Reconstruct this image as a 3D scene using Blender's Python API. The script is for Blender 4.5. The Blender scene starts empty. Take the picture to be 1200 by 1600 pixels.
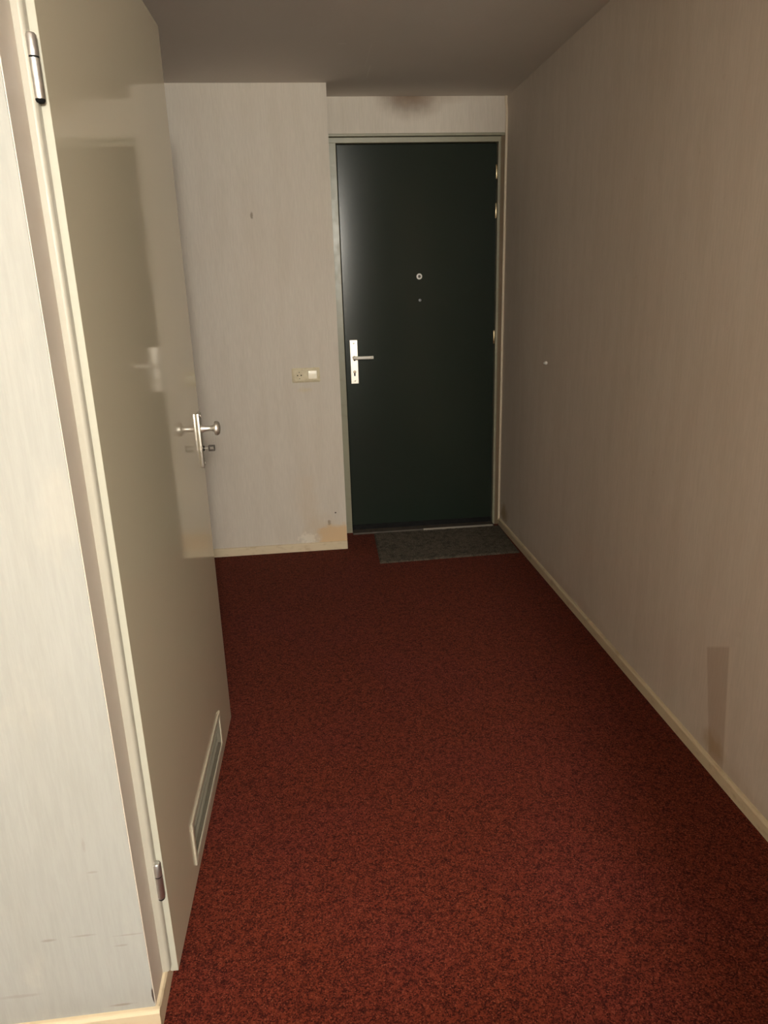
import bpy, bmesh, math, random
from mathutils import Vector, Matrix
random.seed(7)
scene = bpy.context.scene
C = scene.collection

# ------------------------------------------------------------------ camera
cam_d = bpy.data.cameras.new('camera')
cam_d.sensor_fit = 'HORIZONTAL'; cam_d.sensor_width = 36.0
cam_d.lens = 1124.64 / 1200.0 * 36.0
cam_d.clip_start = 0.02
cam = bpy.data.objects.new('camera', cam_d); C.objects.link(cam)
fw = Vector((0.09862, 0.9495, -0.29787)); rt = Vector((0.99326, -0.11224, -0.02892)); up = Vector((0.06089, 0.29301, 0.95417))
M = Matrix((rt, up, -fw)).transposed().to_4x4(); M.translation = Vector((0, 0, 1.4124))
cam.matrix_world = M
scene.camera = cam

# ------------------------------------------------------------------ world, lights, exposure
world = bpy.data.worlds.new('world'); scene.world = world; world.use_nodes = True
world.node_tree.nodes['Background'].inputs[0].default_value = (1.0, 0.85, 0.66, 1)
world.node_tree.nodes['Background'].inputs[1].default_value = 0.0

def globe(name, loc, radius, power, color):
    l = bpy.data.lights.new(name, 'POINT'); l.shadow_soft_size = radius; l.energy = power; l.color = color
    o = bpy.data.objects.new(name, l); C.objects.link(o); o.location = loc
    return o
# a round glass ceiling lamp hangs just behind the photographer
globe('ceiling_lamp_light', (0.28, -1.85, 2.02), 0.15, 245, (1.0, 0.965, 0.872))

vs = scene.view_settings
vs.view_transform = 'Standard'; vs.look = 'None'; vs.exposure = 0.95; vs.gamma = 1.0; vs.use_curve_mapping = False

# ------------------------------------------------------------------ node helpers
class NT:
    def __init__(s, name):
        s.m = bpy.data.materials.new(name); s.m.use_nodes = True
        s.t = s.m.node_tree; s.N = s.t.nodes; s.bsdf = s.N['Principled BSDF']
        s.co = s.N.new('ShaderNodeTexCoord').outputs['Object']
    def lk(s, a, b): s.t.links.new(a, b)
    def put(s, sock, v):
        if hasattr(v, 'is_linked') or isinstance(v, bpy.types.NodeSocket): s.lk(v, sock)
        elif isinstance(v, (tuple, list)) and len(v) == 3 and sock.type == 'RGBA': sock.default_value = (*v, 1)
        else: sock.default_value = v
    def noise(s, scale, detail=4, rough=.5, co=None, dist=0):
        n = s.N.new('ShaderNodeTexNoise'); n.inputs['Detail'].default_value = detail; n.inputs['Roughness'].default_value = rough
        n.inputs['Distortion'].default_value = dist
        if isinstance(scale, tuple):
            mp = s.N.new('ShaderNodeMapping'); mp.inputs['Scale'].default_value = scale; s.lk(co or s.co, mp.inputs['Vector'])
            s.lk(mp.outputs[0], n.inputs['Vector']); n.inputs['Scale'].default_value = 1
        else:
            s.lk(co or s.co, n.inputs['Vector']); n.inputs['Scale'].default_value = scale
        return n.outputs['Fac']
    def vor(s, scale):
        n = s.N.new('ShaderNodeTexVoronoi'); n.inputs['Scale'].default_value = scale; s.lk(s.co, n.inputs['Vector']); return n
    def math(s, op, a, b=0, clamp=False):
        n = s.N.new('ShaderNodeMath'); n.operation = op; n.use_clamp = clamp; s.put(n.inputs[0], a); s.put(n.inputs[1], b); return n.outputs[0]
    def vmath(s, op, a, b=(0, 0, 0), out=0):
        n = s.N.new('ShaderNodeVectorMath'); n.operation = op; s.put(n.inputs[0], a); s.put(n.inputs[1], b); return n.outputs[out]
    def rng(s, v, a, b, c=0, d=1, smooth=True):
        n = s.N.new('ShaderNodeMapRange'); n.interpolation_type = 'SMOOTHSTEP' if smooth else 'LINEAR'
        s.put(n.inputs['Value'], v)
        for k, x in zip(('From Min', 'From Max', 'To Min', 'To Max'), (a, b, c, d)): s.put(n.inputs[k], x)
        return n.outputs['Result']
    def mix(s, f, a, b, mode='MIX'):
        n = s.N.new('ShaderNodeMix'); n.data_type = 'RGBA'; n.blend_type = mode
        s.put(n.inputs['Factor'], f); s.put(n.inputs['A'], a) if False else None
        ia = [i for i in n.inputs if i.type == 'RGBA']; s.put(ia[0], a); s.put(ia[1], b)
        return [o for o in n.outputs if o.type == 'RGBA'][0]
    def bump(s, h, strength, dist=.001, nrm=None):
        n = s.N.new('ShaderNodeBump'); n.inputs['Strength'].default_value = strength; n.inputs['Distance'].default_value = dist
        s.put(n.inputs['Height'], h)
        if nrm: s.lk(nrm, n.inputs['Normal'])
        return n.outputs[0]
    def ell(s, c, r, soft=.5, namp=.25, nscale=25):            # soft, ragged ellipsoid mask round a point
        d = s.vmath('LENGTH', s.vmath('DIVIDE', s.vmath('SUBTRACT', s.co, c), r), out=1)
        d = s.math('ADD', d, s.math('MULTIPLY', s.math('SUBTRACT', s.noise(nscale), .5), namp * 2))
        return s.rng(d, 1 - soft, 1, 1, 0)
    def rect(s, c, h, soft=.004, namp=.0, nscale=60):          # box mask
        a = s.vmath('ABSOLUTE', s.vmath('SUBTRACT', s.co, c))
        q = s.N.new('ShaderNodeSeparateXYZ'); s.lk(a, q.inputs[0])
        n = s.math('MULTIPLY', s.math('SUBTRACT', s.noise(nscale), .5), namp * 2) if namp else 0
        out = None
        for i in range(3):
            e = s.rng(s.math('ADD', q.outputs[i], n), h[i] - soft, h[i] + soft, 1, 0)
            out = e if out is None else s.math('MULTIPLY', out, e)
        return out
    def done(s, color, rough=.6, spec=.5, metal=0, normal=None, coat=None):
        b = s.bsdf; s.put(b.inputs['Base Color'], color); s.put(b.inputs['Roughness'], rough)
        s.put(b.inputs['Specular IOR Level'], spec); s.put(b.inputs['Metallic'], metal)
        if normal is not None: s.lk(normal, b.inputs['Normal'])
        if coat: b.inputs['Coat Weight'].default_value = coat[0]; b.inputs['Coat Roughness'].default_value = coat[1]
        return s.m

def paint(name, col, rough=.35, var=.05, spec=.5, bump=.05, dirt=None, coat=None):
    n = NT(name)
    a = tuple(c * (1 - var) for c in col); b = tuple(min(1, c * (1 + var)) for c in col)
    c = n.mix(n.noise(6, 5), a, b)
    if dirt: c = n.mix(n.rng(n.noise((14, 14, 30), 6, .65), .52, .72, 0, dirt[1]), c, dirt[0])
    return n.done(c, n.rng(n.noise(30), .2, .8, rough * .85, rough * 1.15), spec, 0, n.bump(n.noise(180, 3), bump, .0006), coat)

def metal(name, col, rough=.3):
    n = NT(name); c = n.mix(n.noise((40, 40, 300), 3), tuple(x * .85 for x in col), col)
    return n.done(c, n.rng(n.noise(200), .2, .8, rough * .8, rough * 1.2), .5, 1.0)

def wallpaper(name, col, marks=None, depth=1.0):
    n = NT(name)
    fine = n.noise((150, 150, 14), 4, .6); broad = n.noise((16, 16, 2.2), 4, .55); blot = n.noise(1.7, 4)
    c = n.mix(n.rng(fine, .3, .7), tuple(x * .955 for x in col), tuple(min(1, x * 1.03) for x in col))
    c = n.mix(n.rng(broad, .38, .68, 0, .16 * depth), c, tuple(x * y for x, y in zip(col, (.74, .69, .62))))
    c = n.mix(n.rng(blot, .42, .7, 0, .12 * depth), c, tuple(x * y for x, y in zip(col, (.86, .80, .74))))
    if marks: c = marks(n, c)
    h = n.math('ADD', n.math('MULTIPLY', fine, .6), n.math('MULTIPLY', n.noise((60, 60, 5), 3), .6))
    return n.done(c, .72, .3, 0, n.bump(h, .35, .0012))

# ------------------------------------------------------------------ mesh helpers
def add_box(bm, x0, x1, y0, y1, z0, z1, bev=0, seg=2):
    r = bmesh.ops.create_cube(bm, size=1)
    for v in r['verts']:
        v.co = Vector(((x0 + x1) / 2 + v.co.x * (x1 - x0), (y0 + y1) / 2 + v.co.y * (y1 - y0), (z0 + z1) / 2 + v.co.z * (z1 - z0)))
    if bev:
        e = list({e for v in r['verts'] for e in v.link_edges})
        bmesh.ops.bevel(bm, geom=e, offset=bev, segments=seg, profile=.5, affect='EDGES')
    return bm
def box(*a, **k): return add_box(bmesh.new(), *a, **k)
def add_lathe(bm, prof, axis=(0, 0, 1), origin=(0, 0, 0), n=32):
    """prof: list of (radius, height along axis)"""
    q = Vector((0, 0, 1)).rotation_difference(Vector(axis)); o = Vector(origin); rings = []
    for r, h in prof:
        rings.append([bm.verts.new(q @ Vector((r * math.cos(2 * math.pi * i / n), r * math.sin(2 * math.pi * i / n), h)) + o) for i in range(n)])
    for a, b in zip(rings, rings[1:]):
        for i in range(n): bm.faces.new((a[i], a[(i + 1) % n], b[(i + 1) % n], b[i]))
    bm.faces.new(rings[0][::-1]); bm.faces.new(rings[-1])
    return bm
def lathe(*a, **k): return add_lathe(bmesh.new(), *a, **k)
def add_prism(bm, pts, axis, a, b):
    """closed polygon pts (2D) extruded along axis 'x','y' or 'z' from a to b"""
    def P(p, t): return {'x': (t, p[0], p[1]), 'y': (p[0], t, p[1]), 'z': (p[0], p[1], t)}[axis]
    A = [bm.verts.new(P(p, a)) for p in pts]; B = [bm.verts.new(P(p, b)) for p in pts]
    n = len(pts)
    for i in range(n): bm.faces.new((A[i], A[(i + 1) % n], B[(i + 1) % n], B[i]))
    bm.faces.new(A[::-1]); bm.faces.new(B)
    return bm
def prism(*a): return add_prism(bmesh.new(), *a)
def add_tube(bm, pts, r, n=12, sy=1.0):
    pts = [Vector(p) for p in pts]; rings = []
    for i, p in enumerate(pts):
        t = (pts[min(i + 1, len(pts) - 1)] - pts[max(i - 1, 0)]).normalized()
        u = t.cross(Vector((0, 0, 1)))
        if u.length < .01: u = t.cross(Vector((1, 0, 0)))
        u.normalize(); w = t.cross(u)
        rings.append([bm.verts.new(p + u * r * math.cos(2 * math.pi * k / n) + w * r * sy * math.sin(2 * math.pi * k / n)) for k in range(n)])
    for a, b in zip(rings, rings[1:]):
        for i in range(n): bm.faces.new((a[i], a[(i + 1) % n], b[(i + 1) % n], b[i]))
    bm.faces.new(rings[0][::-1]); bm.faces.new(rings[-1])
    return bm
def obj(name, bm, mat, parent=None, smooth=False):
    bmesh.ops.recalc_face_normals(bm, faces=bm.faces)
    me = bpy.data.meshes.new(name); bm.to_mesh(me); bm.free()
    if smooth:
        me.shade_smooth()
        me.set_sharp_from_angle(angle=math.radians(38))
    me.materials.append(mat)
    o = bpy.data.objects.new(name, me); C.objects.link(o)
    if parent: o.parent = parent
    return o
def copy_part(src, parent, loc=(0, 0, 0), rot=None):
    o = src.copy(); C.objects.link(o); o.parent = parent; o.location = loc
    if rot: o.rotation_euler = rot
    return o
def empty(name, loc, rz=0):
    o = bpy.data.objects.new(name, None); C.objects.link(o); o.location = loc; o.rotation_euler = (0, 0, rz); o.empty_display_size = .1
    return o
def tag(o, label=None, cat=None, group=None, kind=None):
    if label: o['label'] = label
    if cat: o['category'] = cat
    if group: o['group'] = group
    if kind: o['kind'] = kind
    return o
def struct(name, bm, mat, label, cat, parent=None):
    return tag(obj(name, bm, mat, parent), label, cat, None, 'structure')

# ------------------------------------------------------------------ dimensions
XR = 1.141          # right wall face
YS = 3.8605         # far wall (left of the entrance door)
XS = 0.1866         # its right end, where the door recess starts
YD = 4.143          # front face of the entrance door leaf
DX0, DX1 = 0.2344, 1.0964
DZ = 2.13           # top of the entrance door leaf
ZC = 2.3445         # ceiling
YW, XW = 1.130, -0.373   # camera-facing wall by the cupboard and its right corner
YC = 2.25           # far end of the cupboard block
XL = -1.75          # hall's left wall beyond the cupboard
YB, XB = -3.7, -2.6 # room behind the camera

# ------------------------------------------------------------------ materials
def marks_far(n, c):
    tan = (.66, .44, .22)
    c = n.mix(n.math('MULTIPLY', n.rect((.118, YS, .080), (.086, .3, .060), .018, .034, 26), .78), c, tan)
    c = n.mix(n.math('MULTIPLY', n.ell((.03, YS, .13), (.12, .3, .12), .8, .6, 22), .30), c, (.55, .42, .26))
    c = n.mix(n.math('MULTIPLY', n.ell((-.035, YS, .070), (.055, .3, .045), .6, 1.3, 55), .55), c, (.80, .74, .62))
    c = n.mix(n.math('MULTIPLY', n.ell((-.02, YS, .30), (.09, .3, .30), .9, .5, 14), .22), c, (.58, .43, .27))
    c = n.mix(n.ell((.128, YS, .215), (.006, .3, .006), .5, .2, 80), c, (.10, .08, .06))
    c = n.mix(n.math('MULTIPLY', n.ell((.09, YS, .16), (.012, .3, .018), .6, .6, 90), .7), c, (.25, .18, .11))
    c = n.mix(n.math('MULTIPLY', n.ell((-.209, YS, 1.767), (.009, .3, .022), .5, .5, 70), .75), c, (.22, .17, .12))
    c = n.mix(n.math('MULTIPLY', n.ell((.0, YS, .905), (.05, .3, .02), .9, .4, 40), .35), c, (.62, .50, .25))
    c = n.mix(n.math('MULTIPLY', n.rng(n.noise((34, 34, 26), 5, .7), .66, .78), .35), c, (.42, .36, .30))
    return c
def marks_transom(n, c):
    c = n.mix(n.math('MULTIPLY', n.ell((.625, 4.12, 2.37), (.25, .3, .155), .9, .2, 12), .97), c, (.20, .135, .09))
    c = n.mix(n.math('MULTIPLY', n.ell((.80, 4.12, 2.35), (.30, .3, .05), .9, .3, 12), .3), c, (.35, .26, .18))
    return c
def marks_right(n, c):
    br = (.33, .21, .12)
    q = n.N.new('ShaderNodeSeparateXYZ'); n.lk(n.co, q.inputs[0]); yy, zz = q.outputs[1], q.outputs[2]
    lft = n.math('ADD', n.math('MULTIPLY', zz, .23), 1.724); rgt = n.math('ADD', n.math('MULTIPLY', zz, .108), 1.657)
    top = n.math('SUBTRACT', 1.318, n.math('MULTIPLY', yy, .528))        # slanting torn upper edge of the old strip
    k = n.math('MULTIPLY', n.rng(n.math('SUBTRACT', lft, yy), -.005, .004), n.rng(n.math('SUBTRACT', yy, rgt), -.005, .004))
    k = n.math('MULTIPLY', k, n.rng(n.math('SUBTRACT', top, zz), -.006, .006))
    c = n.mix(n.math('MULTIPLY', k, .40), c, (.33, .21, .13))
    e = n.math('MULTIPLY', n.rng(n.math('ABSOLUTE', n.math('SUBTRACT', n.math('SUBTRACT', yy, rgt), -.010)), .003, .010, 1, 0), n.rng(n.math('SUBTRACT', top, zz), -.006, .006))
    c = n.mix(n.math('MULTIPLY', e, .25), c, (.74, .66, .55))
    c = n.mix(n.math('MULTIPLY', n.ell((XR, 1.72, .085), (.3, .075, .06), .8, .4, 25), .5), c, (.36, .23, .10))
    c = n.mix(n.math('MULTIPLY', n.ell((XR, 4.02, .10), (.3, .10, .07), .8, .5, 22), .75), c, (.36, .24, .10))
    c = n.mix(n.math('MULTIPLY', n.ell((XR, 3.2, .02), (.3, 1.1, .09), .9, .6, 9), .28), c, br)
    c = n.mix(n.math('MULTIPLY', n.ell((XR, 1.5, .03), (.3, .5, .09), .9, .6, 9), .22), c, br)
    c = n.mix(n.math('MULTIPLY', n.rng(n.noise((20, 20, 20), 5, .7), .63, .75), .14), c, br)
    return c
def marks_left(n, c):
    g = (.22, .19, .16)
    for (x, z, a, b, s) in ((-.548, .248, .018, .004, .6), (-.484, .250, .030, .003, .5), (-.40, .240, .035, .0025, .45), (-.417, .216, .018, .003, .45),
                            (-.437, .067, .030, .004, .8), (-.445, .395, .014, .003, .4), (-.452, .458, .004, .022, .3), (-.62, .12, .05, .006, .3)):
        c = n.mix(n.math('MULTIPLY', n.ell((x, YW, z), (a, .3, b), .7, .45, 60), s), c, g)
    c = n.mix(n.ell((-.3735, YW, .080), (.0035, .008, .024), .4, .4, 70), c, (.05, .035, .03))
    c = n.mix(n.math('MULTIPLY', n.rng(n.noise((9, 9, 5), 5, .6), .56, .75), .18), c, (.50, .46, .38))
    return c
PAPER = (.63, .572, .492)
m_right = wallpaper('wallpaper_right', (.65, .572, .492), marks_right)
m_far = wallpaper('wallpaper_far', PAPER, marks_far)
m_transom = wallpaper('wallpaper_transom', PAPER, marks_transom)
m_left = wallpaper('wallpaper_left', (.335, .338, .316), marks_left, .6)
m_plain = wallpaper('wallpaper_plain', PAPER)
m_room = wallpaper('wallpaper_room', (.80, .77, .71))

def mk_ceiling():
    n = NT('ceiling_plaster')
    c = n.mix(n.noise(2.2, 5, .6), (.72, .665, .60), (.79, .74, .68))
    c = n.mix(n.math('MULTIPLY', n.rng(n.noise((40, 8, 8), 5, .7), .6, .75), .15), c, (.82, .78, .72))
    for (x, y, a, b, k) in ((.372, 3.68, .0025, .10, .55), (.350, 3.44, .002, .16, .30), (.232, 3.292, .018, .004, .6), (.36, 3.80, .006, .004, .6)):
        c = n.mix(n.math('MULTIPLY', n.rect((x, y, ZC), (a, b, .3), .003), k), c, (.90, .86, .80))
    return n.done(c, .85, .2, 0, n.bump(n.noise(70, 5, .65), .5, .0015))
m_ceil = mk_ceiling()

def mk_carpet():
    n = NT('carpet_red')
    def tufts(scale):                                       # one random value per tuft, edges frayed by a little noise
        w = n.N.new('ShaderNodeTexNoise'); w.inputs['Scale'].default_value = scale * 1.3; n.lk(n.co, w.inputs['Vector'])
        p = n.vmath('ADD', n.co, n.vmath('MULTIPLY', n.vmath('SUBTRACT', w.outputs['Color'], (.5, .5, .5)), (1.1 / scale,) * 3))
        v = n.N.new('ShaderNodeTexVoronoi'); v.inputs['Scale'].default_value = scale; n.lk(p, v.inputs['Vector'])
        q = n.N.new('ShaderNodeSeparateColor'); n.lk(v.outputs['Color'], q.inputs[0]); return q.outputs[0]
    a, b_ = tufts(360), tufts(160); med = n.noise(45, 4, .7); big = n.noise(2.3, 4, .55)
    grain = n.math('ADD', n.math('ADD', n.math('MULTIPLY', a, .56), n.math('MULTIPLY', b_, .22)), n.math('MULTIPLY', n.rng(med, .3, .7), .22))
    c = n.mix(n.rng(grain, .15, .90), (.031, .0056, .0046), (.172, .0315, .0152))
    c = n.mix(n.rng(big, .42, .66, 0, .45), c, n.mix(n.rng(grain, .15, .90), (.036, .0066, .0068), (.166, .0295, .0220)))
    c = n.mix(n.math('MULTIPLY', n.rng(a, .93, .96), .25), c, (.30, .11, .06))
    m = n.done(c, .95, .06, 0, n.bump(grain, .7, .004))
    n.bsdf.inputs['Sheen Weight'].default_value = .08; n.bsdf.inputs['Sheen Roughness'].default_value = .5
    n.bsdf.inputs['Sheen Tint'].default_value = (.7, .35, .25, 1)
    return m
m_carpet = mk_carpet()
def mk_mat():
    n = NT('doormat_pile')
    f = n.noise(300, 3, .7); g = n.noise((34, 34, 34), 5, .75)
    c = n.mix(n.rng(f, .3, .7), (.024, .019, .014), (.185, .155, .116))
    c = n.mix(n.rng(g, .42, .66, 0, .65), c, (.026, .023, .018))
    return n.done(c, .95, .08, 0, n.bump(f, .9, .005))
m_mat = mk_mat()

m_cream = paint('cream_gloss', (.68, .635, .50), .34, .04, .5, .05)
m_skirt = paint('skirting_cream', (.66, .55, .38), .5, .06, .4, .08, ((.36, .25, .12), .45))
m_trimw = paint('trim_cream', (.70, .60, .45), .5, .05, .4, .08)
def mk_leaf():
    n = NT('leaf_gloss_cream')
    c = n.mix(n.noise(1.5, 4), (.56, .51, .385), (.60, .545, .415))
    return n.done(c, n.rng(n.noise(9, 3), .3, .7, .045, .085), .62, 0, n.bump(n.noise(14, 2), .02, .002))
m_leaf = mk_leaf()
m_jamb = paint('jamb_cream', (.38, .358, .298), .4, .04)
m_framegreen = paint('frame_grey_green', (.30, .285, .205), .35, .06, .5, .06, ((.22, .19, .13), .35))
def mk_green():
    n = NT('door_dark_green')
    c = n.mix(n.noise(2, 4), (.0155, .0225, .0165), (.0180, .0250, .0185))
    m = n.done(c, .16, .34, 0, n.bump(n.noise((90, 90, 260), 3), .05, .0006))
    t = n.N.new('ShaderNodeTangent'); t.direction_type = 'RADIAL'; t.axis = 'Z'
    n.lk(t.outputs[0], n.bsdf.inputs['Tangent']); n.bsdf.inputs['Anisotropic'].default_value = .75; n.bsdf.inputs['Anisotropic Rotation'].default_value = .25
    return m
m_green = mk_green()
m_black = paint('black_rubber', (.006, .006, .006), .8, .1, .2)
m_dark = paint('dark_hole', (.012, .010, .008), .9, .1, .1)
m_thresh = paint('threshold_dark_wood', (.07, .055, .04), .55, .15)
m_alu = metal('brushed_aluminium', (.86, .82, .74), .38)
m_nickel = metal('satin_nickel', (.93, .89, .81), .46)
m_steel = metal('hinge_steel', (.74, .73, .71), .40)
m_lever = paint('lever_satin', (.86, .82, .73), .30, .03, .6)
m_brass = metal('pale_brass', (.90, .76, .48), .3)
m_key = paint('dark_key_steel', (.055, .042, .032), .35)
m_plastic = paint('cream_plastic', (.66, .58, .40), .28, .03, .5, .02)
m_ring = paint('white_ring', (.78, .76, .71), .4, .03)
m_vent = paint('vent_grey_enamel', (.24, .225, .175), .38, .04)

# ------------------------------------------------------------------ the room shell
struct('floor', box(XB - .1, XR + .1, YB - .1, YD + .2, -.06, 0), m_carpet, 'dark red carpet covering the whole hallway floor', 'carpet')
struct('ceiling', box(XB - .1, XR + .1, YB - .1, YD + .2, ZC, ZC + .06), m_ceil, 'dim grey brown plastered ceiling', 'ceiling')
struct('wall_right', box(XR, XR + .1, YB - .1, YD + .2, 0, ZC), m_right, 'long wallpapered wall running along the right side', 'wall')
struct('wall_far', box(XL, XS, YS, YD + .2, 0, ZC), m_far, 'papered end wall with the socket, left of the green door', 'wall')
struct('wall_above_door', box(XS, XR, 4.118, YD + .2, 2.172, ZC), m_transom, 'papered panel above the green door with a sooty stain', 'wall')
struct('wall_left', box(XB, XW, YW, YW + .075, 0, ZC), m_left, 'bright white wall section at the left edge facing the camera', 'wall')
struct('wall_cupboard', box(XW - .07, XW, YW + .075, YC, 2.125, ZC), m_plain, 'wall strip over the cream cupboard door', 'wall')
struct('wall_cupboard_end', box(XL - .1, XW - .005, YC - .03, YC, 0, ZC), m_plain, 'far end of the built-in cupboard', 'wall')
struct('wall_cupboard_back', box(XL - .1, XL, YW + .075, YD + .2, 0, ZC), m_plain, 'back wall of the cupboard and hall recess', 'wall')
struct('wall_back', box(XB - .1, XR + .1, YB - .1, YB, 0, ZC), m_room, 'wall behind the camera', 'wall')
struct('wall_shade_blocker', box(.50, XR, -.42, -.30, 0, ZC), m_room, 'unseen wall added behind the camera to shade the right side of the floor', 'wall')  # added out of view to cast the soft shadow along the right of the carpet
struct('wall_low_shade_blocker', box(-1.7, .50, -.42, -.30, 0, .96), m_room, 'unseen low wall added behind the camera to dim the near floor', 'wall')  # unseen addition, keeps lamp light off the near floor and lower left wall
struct('wall_room_left', box(XB - .1, XB, YB, YW, 0, ZC), m_room, 'left wall of the room behind the camera', 'wall')

# skirting boards
def skirt_prof(t, h): return [(0, 0), (t, 0), (t, h - .006), (t - .003, h - .001), (t - .006, h), (0, h)]
struct('baseboard_right', prism([(XR - x, z) for x, z in skirt_prof(.012, .042)], 'y', YB, 4.10), m_skirt, 'narrow cream skirting board along the right wall', 'baseboard')
struct('baseboard_far', prism([(YS - x, z) for x, z in skirt_prof(.012, .046)], 'x', XL, XS), m_skirt, 'narrow cream skirting board under the socket wall', 'baseboard')
struct('baseboard_left', prism([(YW - x, z) for x, z in skirt_prof(.012, .052)], 'x', XB, XW + .010), m_skirt, 'narrow cream skirting board under the bright left wall', 'baseboard')
struct('baseboard_cupboard', prism([(XW + x, z) for x, z in skirt_prof(.010, .052)], 'y', YW, 1.25), m_skirt, 'short skirting piece below the cupboard door frame', 'baseboard')

# cream strip closing the gap between the entrance frame and the right wall, curling at the top
bm = bmesh.new()
add_tube(bm, [(1.1335, 4.112, .03), (1.1345, 4.112, 1.2), (1.1355, 4.112, 2.0), (1.1360, 4.110, 2.20), (1.1365, 4.112, 2.27), (1.1325, 4.114, 2.315), (1.1310, 4.115, 2.344)], .0066, 10)
struct('trim_1', bm, m_trimw, 'thin cream strip between green door frame and right wall', 'trim')
struct('trim_2', box(1.110, XR, 4.118, 4.16, 0, 2.172), paint('gap_brown', (.17, .12, .07), .7, .1), 'brown gap beside the green door frame', 'trim')

# ------------------------------------------------------------------ entrance door
d1 = empty('door_1', (DX0, YD, 0)); tag(d1, 'closed dark green entrance door at the end of the hall', 'door', None, 'structure')
OFF = Vector((DX0, YD, 0))
def W1(o): o.location = -OFF; return o                     # meshes given in world coordinates
leaf1 = W1(obj('leaf', box(DX0 + .004, DX1 - .003, YD, YD + .045, .040, DZ - .003, bev=.002), m_green, d1))
W1(obj('draught_strip', box(DX0 + .004, DX1 - .003, YD - .004, YD + .03, .010, .042, bev=.002), m_black, d1))
fr = W1(obj('frame', box(XS + .001, DX0, 4.118, YD + .10, 0, DZ + .02, bev=.0025), m_framegreen, d1))
W1(obj('frame', box(DX1, 1.1105, 4.118, YD + .10, 0, DZ + .02, bev=.0025), m_framegreen, d1))
W1(obj('frame_head', box(XS + .001, 1.1105, 4.1165, YD + .10, DZ, 2.1565, bev=.0025), m_framegreen, d1))
W1(obj('frame_moulding', box(XS + .001, 1.128, 4.108, YD + .05, 2.159, 2.173, bev=.004, seg=3), m_framegreen, d1))
W1(obj('frame_moulding', box(XS + .001, XS + .0115, 4.110, YD + .05, 0, 2.158, bev=.003), m_framegreen, d1))
W1(obj('frame_stop', box(DX0 - .001, DX1 + .001, YD + .046, YD + .06, 0, DZ), m_dark, d1))
th = W1(obj('threshold', box(DX0, DX1, 4.075, YD + .10, 0, .012, bev=.003), m_thresh, d1))
obj('metal_edge', box(.66, DX1 - .01, 4.071, 4.0775, .002, .0150, bev=.001), paint('dull_metal_edge', (.26, .23, .19), .45), th)

# long lock plate with lever
pc = (.2865, 1.0135)                                        # plate centre x, z
Y0 = YD
pl = W1(obj('lock_plate', box(pc[0] - .0215, pc[0] + .0215, Y0 - .008, Y0, .892, 1.135, bev=.0015), m_alu, d1))
for z in (.909, 1.118):
    s = obj('screw', lathe([(.0001, 0), (.0052, 0), (.0052, .0018), (.0040, .0024), (.0001, .0024)], (0, -1, 0), (pc[0], Y0 - .008, z), 20), m_nickel, pl, True)
    obj('screw_slot', box(pc[0] - .0036, pc[0] + .0036, Y0 - .0112, Y0 - .0102, z - .0007, z + .0007), m_dark, pl)
# euro keyhole
kb = bmesh.new(); k = []
for i in range(20):
    a = math.radians(-60 + 300 * i / 19); k.append((pc[0] + .0082 * math.cos(a), .958 + .0082 * math.sin(a)))
k += [(pc[0] - .0045, .9515), (pc[0] - .0045, .938), (pc[0] - .002, .935), (pc[0] + .002, .935), (pc[0] + .0045, .938), (pc[0] + .0045, .9515)]
kk = sorted(k[:20], key=lambda p: math.atan2(p[1] - .958, p[0] - pc[0]))
add_prism(kb, [(pc[0] + .0082 * math.cos(math.radians(t)), .958 + .0082 * math.sin(math.radians(t))) for t in range(-60, 241, 15)] + [(pc[0] - .0041, .937), (pc[0] - .002, .9345), (pc[0] + .002, .9345), (pc[0] + .0041, .937)], 'y', Y0 - .0088, Y0 - .004)
obj('keyhole', kb, m_dark, pl)
obj('cylinder_face', lathe([(.0001, 0), (.0062, 0), (.0062, .001), (.0001, .0012)], (0, -1, 0), (pc[0], Y0 - .0086, .9585), 20), metal('worn_cylinder', (.35, .30, .22), .4), pl, True)
obj('latch_screw', lathe([(.0001, 0), (.0048, 0), (.0048, .001), (.0001, .0012)], (0, -1, 0), (pc[0] + .002, Y0 - .008, 1.0235), 16), m_dark, pl, True)
lv = obj('lever', lathe([(.0001, 0), (.0105, 0), (.0105, .004), (.0085, .005), (.0082, .045), (.0001, .045)], (0, -1, 0), (pc[0], Y0 - .008, 1.0395), 24), m_lever, pl, True)
bm = bmesh.new()
pts = [(pc[0] - .003, Y0 - .048, 1.0395)] + [(pc[0] + .004 + .1 * t, Y0 - .053 - .004 * math.sin(math.pi * t), 1.0395 - .0005 * t) for t in [0, .1, .25, .5, .75, .95, 1.0]]
add_tube(bm, pts, .0092, 16)
obj('lever_grip', bm, m_lever, lv, True)
# peephole and the small hole below it
pp = W1(obj('peephole', lathe([(.0075, 0), (.0155, 0), (.0160, .002), (.0145, .005), (.0085, .0055), (.0075, .003)], (0, -1, 0), (.666, Y0, 1.464), 32), m_ring, d1, True))
obj('lens', lathe([(.0001, 0), (.0080, 0), (.0078, .0032), (.004, .0042), (.0001, .0046)], (0, -1, 0), (.666, Y0, 1.464), 24), m_key, pp, True)
pn = W1(obj('knocker_bolt', lathe([(.0001, 0), (.0072, 0), (.0070, .003), (.005, .0045), (.0001, .005)], (0, -1, 0), (.668, Y0, 1.338), 20), paint('dull_bolt', (.42, .43, .45), .4), d1, True))
obj('bolt_slot', box(.6670, .6690, Y0 - .0056, Y0 - .0044, 1.333, 1.343), m_dark, pn)
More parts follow.
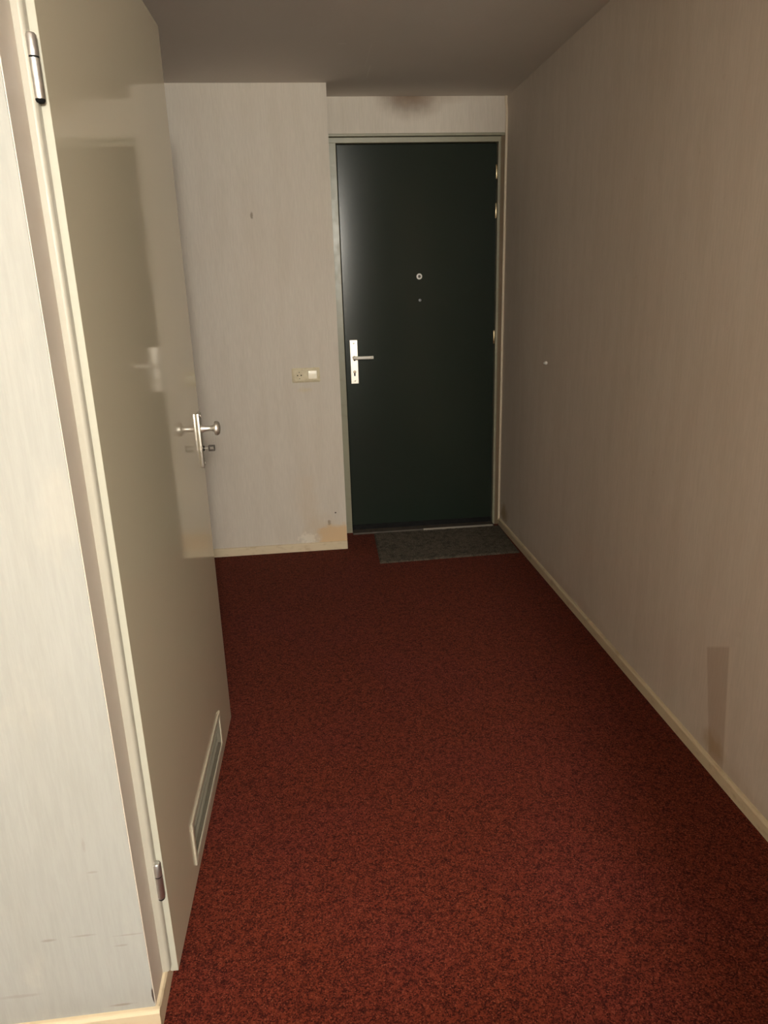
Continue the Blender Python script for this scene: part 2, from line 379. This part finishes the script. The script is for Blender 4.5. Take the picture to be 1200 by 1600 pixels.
# hinges on the right edge
for i, (za, zb) in enumerate(((1.951, 2.023), (1.755, 1.833), (1.085, 1.160))):
    h = W1(obj('hinge', lathe([(.0001, 0), (.0040, .0004), (.0052, .003), (.0052, (zb - za) / 2 - .0006), (.0046, (zb - za) / 2), (.0052, (zb - za) / 2 + .0006), (.0052, zb - za - .003), (.0040, zb - za - .0004), (.0001, zb - za)], (0, 0, 1), (DX1 - .0035, YD - .0045, za), 16), m_brass, d1, True))
    obj('hinge_flap', box(DX1 - .0032, DX1 + .0004, YD - .004, YD + .02, za + .002, zb - .002), m_brass, h)

# ------------------------------------------------------------------ cupboard door (open a crack), cream gloss
AN = 0.0277; XH, YH = -0.3444, 1.2249; LW, LZ0, LH = .9583, .0312, 2.0372
d2 = empty('door_2', (XH, YH, 0), -AN); tag(d2, 'glossy cream cupboard door on the left with ventilation grille', 'door', None, 'structure')
# local axes: x = out into the hall, y = along the leaf from the hinge
V0, V1, VZ0, VZ1 = .250, .747, .071, .192                   # grille outline on the leaf
def leaf_mesh():
    bm = bmesh.new()
    # front skin with a real opening for the grille: four slabs round it
    a, b = V0 + .012, V1 - .012; za, zb = VZ0 + .012, VZ1 - .012
    ys = [0, a, b, LW]; zs = [LZ0, za, zb, LZ0 + LH]
    for x0, x1, inset in ((-.016, 0, 0), (-.040, -.016, .013)):
        Y = [inset, a, b, LW - inset]; Zs = [zs[0], za, zb, zs[3] - inset]
        vf = {}; vb = {}
        for i in range(4):
            for j in range(4):
                vf[i, j] = bm.verts.new((x1, Y[i], Zs[j])); vb[i, j] = bm.verts.new((x0, Y[i], Zs[j]))
        for i in range(3):
            for j in range(3):
                if (i, j) == (1, 1): continue
                bm.faces.new((vf[i, j], vf[i + 1, j], vf[i + 1, j + 1], vf[i, j + 1])); bm.faces.new((vb[i, j], vb[i, j + 1], vb[i + 1, j + 1], vb[i + 1, j]))
        for i in range(3):
            for j, s in ((0, 1), (3, -1)): bm.faces.new((vf[i, j], vb[i, j], vb[i + 1, j], vf[i + 1, j]))
            for j in (0, 3): bm.faces.new((vf[j, i], vf[j, i + 1], vb[j, i + 1], vb[j, i]))
        for p, q in (((1, 1), (2, 1)), ((2, 1), (2, 2)), ((2, 2), (1, 2)), ((1, 2), (1, 1))):
            bm.faces.new((vf[p], vf[q], vb[q], vb[p]))
    return bm
leaf2 = obj('leaf', leaf_mesh(), m_leaf, d2)
edge = obj('edge_lipping', box(-.0158, -.0002, -.0012, .0004, LZ0 + .0005, LZ0 + LH - .001), paint('lipping_cream', (.43, .42, .35), .36, .04), d2)
# ventilation grille
gr = obj('vent_frame', bmesh.new(), paint('vent_frame_paint', (.40, .355, .27), .35, .04), d2)
bm = bmesh.new()
for (y0, y1, z0, z1) in ((V0, V1, VZ0, VZ0 + .014), (V0, V1, VZ1 - .014, VZ1), (V0, V0 + .014, VZ0 + .014, VZ1 - .014), (V1 - .014, V1, VZ0 + .014, VZ1 - .014)):
    add_box(bm, -.004, .0045, y0, y1, z0, z1, bev=.0015)
bmesh.ops.recalc_face_normals(bm, faces=bm.faces); bm.to_mesh(gr.data); bm.free()
obj('vent_inner_frame', (lambda b: [add_box(b, -.034, .001, *q, bev=.001) for q in ((V0 + .014, V1 - .014, VZ0 + .014, VZ0 + .020), (V0 + .014, V1 - .014, VZ1 - .020, VZ1 - .014), (V0 + .014, V0 + .020, VZ0 + .020, VZ1 - .020), (V1 - .020, V1 - .014, VZ0 + .020, VZ1 - .020))] and b)(bmesh.new()), paint('vent_inner_paint', (.13, .115, .085), .5, .05), gr)
sl0 = None
for i in range(3):
    z = VZ0 + .027 + i * .0265
    if sl0 is None:
        b = bmesh.new()
        add_prism(b, [(-.0215, .0120), (-.0200, .0135), (-.0065, .0010), (-.0060, -.0035), (-.0078, -.0035), (-.0085, .0000)], 'y', V0 + .020, V1 - .020)
        sl0 = obj('slat', b, m_vent, gr); sl0.location = (0, 0, z)
    else: copy_part(sl0, gr, (0, 0, z))
obj('vent_backing', box(-.036, -.034, V0 + .012, V1 - .012, VZ0 + .012, VZ1 - .012), m_dark, gr)
# door knob on a long plate
plate = obj('knob_plate', box(0, .0095, .897, .9385, .918, 1.079, bev=.0025, seg=3), m_alu, d2, True)
KZ, KS = 1.031, .918
obj('knob', lathe([(.0001, 0), (.0125, 0), (.0115, .003), (.0085, .010), (.0072, .020), (.0078, .030), (.0105, .036), (.0195, .039), (.0212, .043), (.0205, .048), (.0165, .052), (.008, .0545), (.0001, .055)], (1, 0, 0), (.0095, KS, KZ), 32), m_nickel, plate, True)
obj('keyhole_rose', lathe([(.0001, 0), (.0085, 0), (.008, .002), (.0001, .0022)], (1, 0, 0), (.0095, KS, .972), 20), m_dark, plate, True)
for z in (.928, 1.069):
    obj('screw', lathe([(.0001, 0), (.0042, 0), (.0036, .0015), (.0001, .0018)], (1, 0, 0), (.0095, KS, z), 16), m_nickel, plate, True)
# hinges: two-part barrels with a leaf screwed to the jamb
def hinge(za, zb):
    H = zb - za; y = -.0125; x = -.0085
    up = obj('hinge', lathe([(.0001, H), (.0060, H), (.0079, H - .003), (.0079, H * .66), (.0001, H * .66)][::-1], (0, 0, 1), (x, y, za), 28), m_steel, d2, True)
    obj('barrel', lathe([(.0001, .002), (.0070, .002), (.0079, .006), (.0079, H * .63), (.0001, H * .63)], (0, 0, 1), (x, y, za), 28), m_steel, up, True)
    obj('bearing_ring', lathe([(.0001, H * .625), (.0072, H * .625), (.0072, H * .665), (.0001, H * .665)], (0, 0, 1), (x, y, za), 24), m_black, up, True)
    obj('bottom_cap', lathe([(.0001, -.002), (.0055, -.002), (.0072, .0005), (.0072, .003), (.0001, .003)], (0, 0, 1), (x, y, za), 24), m_black, up, True)
    fl = obj('hinge_flag', box(x - .0155, x - .002, y + .0015, y + .0040, za + .006, za + H * .60, bev=.0008), m_steel, up)
    obj('screw', lathe([(.0001, 0), (.0028, 0), (.0028, .0012), (.0001, .0014)], (0, -1, 0), (x - .0115, y + .0015, za + H * .30), 14), m_dark, up, True)
hinge(1.682, 1.768); hinge(.238, .326)
# the frame round the leaf: jambs with a rounded step, head
def to_loc(o):                                             # world-space mesh under the rotated empty
    o.matrix_parent_inverse = (Matrix.Translation((XH, YH, 0)) @ Matrix.Rotation(-AN, 4, 'Z')).inverted(); return o
r = .007
step = [(-.45, YW + .075), (XW - .001, YW + .075), (-.3625, YW + .0755)] + [(-.356 - r + r * math.sin(t) , YW + .0755 + r - r * math.cos(t)) for t in [math.radians(a) for a in (15, 30, 45, 60, 75, 90)]] + [(-.356, YH - .0025), (-.366, YH - .0015), (-.366, YH + .014), (-.39, YH + .014), (-.39, YH + .05), (-.45, YH + .05)]
to_loc(obj('jamb', prism(step, 'z', .052, 2.125), m_jamb, d2))
to_loc(obj('jamb', box(-.45, -.362, 2.172, YC - .03, 0, 2.125, bev=.003), m_cream, d2))
to_loc(obj('lining', box(XW - .002, XW + .0016, YW + .0015, YW + .0748, .052, ZC - .001, bev=.0007), paint('lining_beige', (.60, .53, .455), .45, .04), d2))
to_loc(obj('frame_head', box(-.45, -.362, YH + .01, 2.172, 2.064, 2.125, bev=.003), m_cream, d2))

# ------------------------------------------------------------------ free-standing things
# doormat: short pile slab, slightly askew
def mat_mesh():
    bm = bmesh.new(); c = [Vector((.343, 3.581)), Vector((1.117, 3.604)), Vector((1.126, 4.066)), Vector((.358, 4.066))]
    nx, ny = 190, 120; g = []
    ox, oy = .72, 3.83
    for j in range(ny + 1):
        row = []
        for i in range(nx + 1):
            u, v = i / nx, j / ny
            p = (c[0] * (1 - u) + c[1] * u) * (1 - v) + (c[3] * (1 - u) + c[2] * u) * v
            e = min(i, nx - i, j, ny - j)
            z = .009 + random.uniform(-.0016, .0016) if e > 1 else (.0065 if e == 1 else .001)
            if e == 0: p = p + Vector((random.uniform(-.0012, .0012), random.uniform(-.0012, .0012)))
            row.append(bm.verts.new((p.x - ox, p.y - oy, z)))
        g.append(row)
    for j in range(ny):
        for i in range(nx): bm.faces.new((g[j][i], g[j][i + 1], g[j + 1][i + 1], g[j + 1][i]))
    rim = [g[0][i] for i in range(nx + 1)] + [g[j][nx] for j in range(1, ny + 1)] + [g[ny][i] for i in range(nx - 1, -1, -1)] + [g[j][0] for j in range(ny - 1, 0, -1)]
    low = [bm.verts.new((v.co.x, v.co.y, .0002)) for v in rim]
    for i in range(len(rim)): bm.faces.new((rim[i], low[i], low[(i + 1) % len(rim)], rim[(i + 1) % len(rim)]))
    bm.faces.new(low)
    return bm
mt = obj('doormat', mat_mesh(), m_mat); mt.location = (.72, 3.83, 0)
tag(mt, 'dark grey rectangular doormat lying in front of the green door', 'doormat')

# socket and switch in one double frame
SX, SZ = .0095, .983
sw = empty('socket_and_switch', (SX, YS, SZ)); tag(sw, 'cream double wall plate with power socket and rocker switch', 'wall socket')
def rr(w, h, r, n=6):
    out = []
    for cx, cz, a0 in ((w - r, h - r, 0), (-w + r, h - r, 90), (-w + r, -h + r, 180), (w - r, -h + r, 270)):
        for i in range(n + 1):
            a = math.radians(a0 + 90 * i / n); out.append((cx + r * math.cos(a), cz + r * math.sin(a)))
    return out
def add_pillow(bm, w, h, r, y0, y1, slope=.003):
    """rounded plate rising from the wall (y0) to y1 (towards the viewer, negative y)"""
    A = rr(w, h, r); B = rr(w - slope, h - slope, max(r - slope * .6, .001))
    lo = [bm.verts.new((x, y0, z)) for x, z in A]; mi = [bm.verts.new((x, y0 + (y1 - y0) * .55, z)) for x, z in A]; hi = [bm.verts.new((x, y1, z)) for x, z in B]
    n = len(A)
    for P, Q in ((lo, mi), (mi, hi)):
        for i in range(n): bm.faces.new((P[i], P[(i + 1) % n], Q[(i + 1) % n], Q[i]))
    bm.faces.new(lo[::-1]); bm.faces.new(hi)
    return bm
obj('frame_plate', add_pillow(bmesh.new(), .0735, .0375, .006, 0, -.009, .005), m_plastic, sw, True)
# socket insert with a real round well
si = bmesh.new(); q = [(math.cos(t) * k_, math.sin(t) * k_) for t in [2 * math.pi * i / 48 for i in range(48)] for k_ in [min(.0255 / max(abs(math.cos(t)), 1e-6), .0270 / max(abs(math.sin(t)), 1e-6), .0345)]]; n = len(q)
cxs = -.0345
outer0 = [si.verts.new((cxs + x, -.008, z)) for x, z in q]; outer1 = [si.verts.new((cxs + x, -.0165, z)) for x, z in q]
ring = []; well = []
for x, z in q:
    a = math.atan2(z, x); ring.append(si.verts.new((cxs + .0195 * math.cos(a), -.0165, .0195 * math.sin(a)))); well.append(si.verts.new((cxs + .0190 * math.cos(a), -.0094, .0190 * math.sin(a))))
for P, Q in ((outer0, outer1), (outer1, ring), (ring, well)):
    for i in range(n): si.faces.new((P[i], P[(i + 1) % n], Q[(i + 1) % n], Q[i]))
si.faces.new(well)
so = obj('socket_insert', si, m_plastic, sw)
for dx in (-.0095, .0095):
    obj('pin_hole', lathe([(.0001, 0), (.0034, 0), (.0034, .0008), (.0001, .0009)], (0, -1, 0), (cxs + dx, -.0093, 0), 16), m_dark, so)
for z in (.0165, -.0165):
    obj('earth_clip', box(cxs - .0030, cxs + .0030, -.0155, -.0095, z - .0016, z + .0016, bev=.0004), m_key, so)
obj('switch_surround', add_pillow(bmesh.new(), .0268, .0285, .003, -.0075, -.0105, .001), m_plastic, sw, True).location = (.0345, 0, 0)
rk = obj('rocker', prism([(-.0090, -.0245), (-.0150, -.0245), (-.0158, -.018), (-.0140, .006), (-.0122, .021), (-.0112, .0245), (-.0090, .0245)], 'x', .0345 - .0228, .0345 + .0228), m_plastic, sw)
bv = rk.modifiers.new('bevel', 'BEVEL'); bv.width = .0012; bv.segments = 2

# white plug and nail in the right wall
nl = empty('wall_plug', (XR, 3.341, 1.050)); tag(nl, 'small white plug with a screw sticking out of the right wall', 'wall plug')
obj('collar', lathe([(.0001, -.012), (.0060, -.012), (.0060, .002), (.0085, .003), (.0085, .0095), (.0070, .0115), (.0001, .012)], (-1, 0, 0), (0, 0, 0), 18), m_ring, nl, True)
obj('screw', lathe([(.0001, 0), (.0022, 0), (.0022, .013), (.0048, .0135), (.0050, .016), (.003, .018), (.0001, .0185)], (-1, 0, 0), (0, 0, 0), 16), m_ring, nl, True)

# key in the cupboard lock
kx = Vector((.0095 + .0022, KS, .972)); Rk = Matrix.Rotation(-AN, 3, 'Z'); kw = Rk @ kx + Vector((XH, YH, 0))
key = empty('key', kw, -AN); tag(key, 'small dark key in the lock under the round knob', 'key')
obj('shaft', lathe([(.0001, -.010), (.0026, -.010), (.0026, .009), (.0034, .010), (.0034, .0125), (.0001, .0125)], (1, 0, 0), (0, 0, 0), 14), m_nickel, key, True)
b = bmesh.new()                                             # flat rectangular bow with an opening
for (x0, x1, z0, z1) in ((.012, .031, .0052, .0085), (.012, .031, -.0085, -.0052), (.012, .0152, -.0052, .0052), (.0278, .031, -.0052, .0052)):
    add_box(b, x0, x1, -.006, .006, z0, z1, bev=.0008)
obj('bow', b, m_key, key)
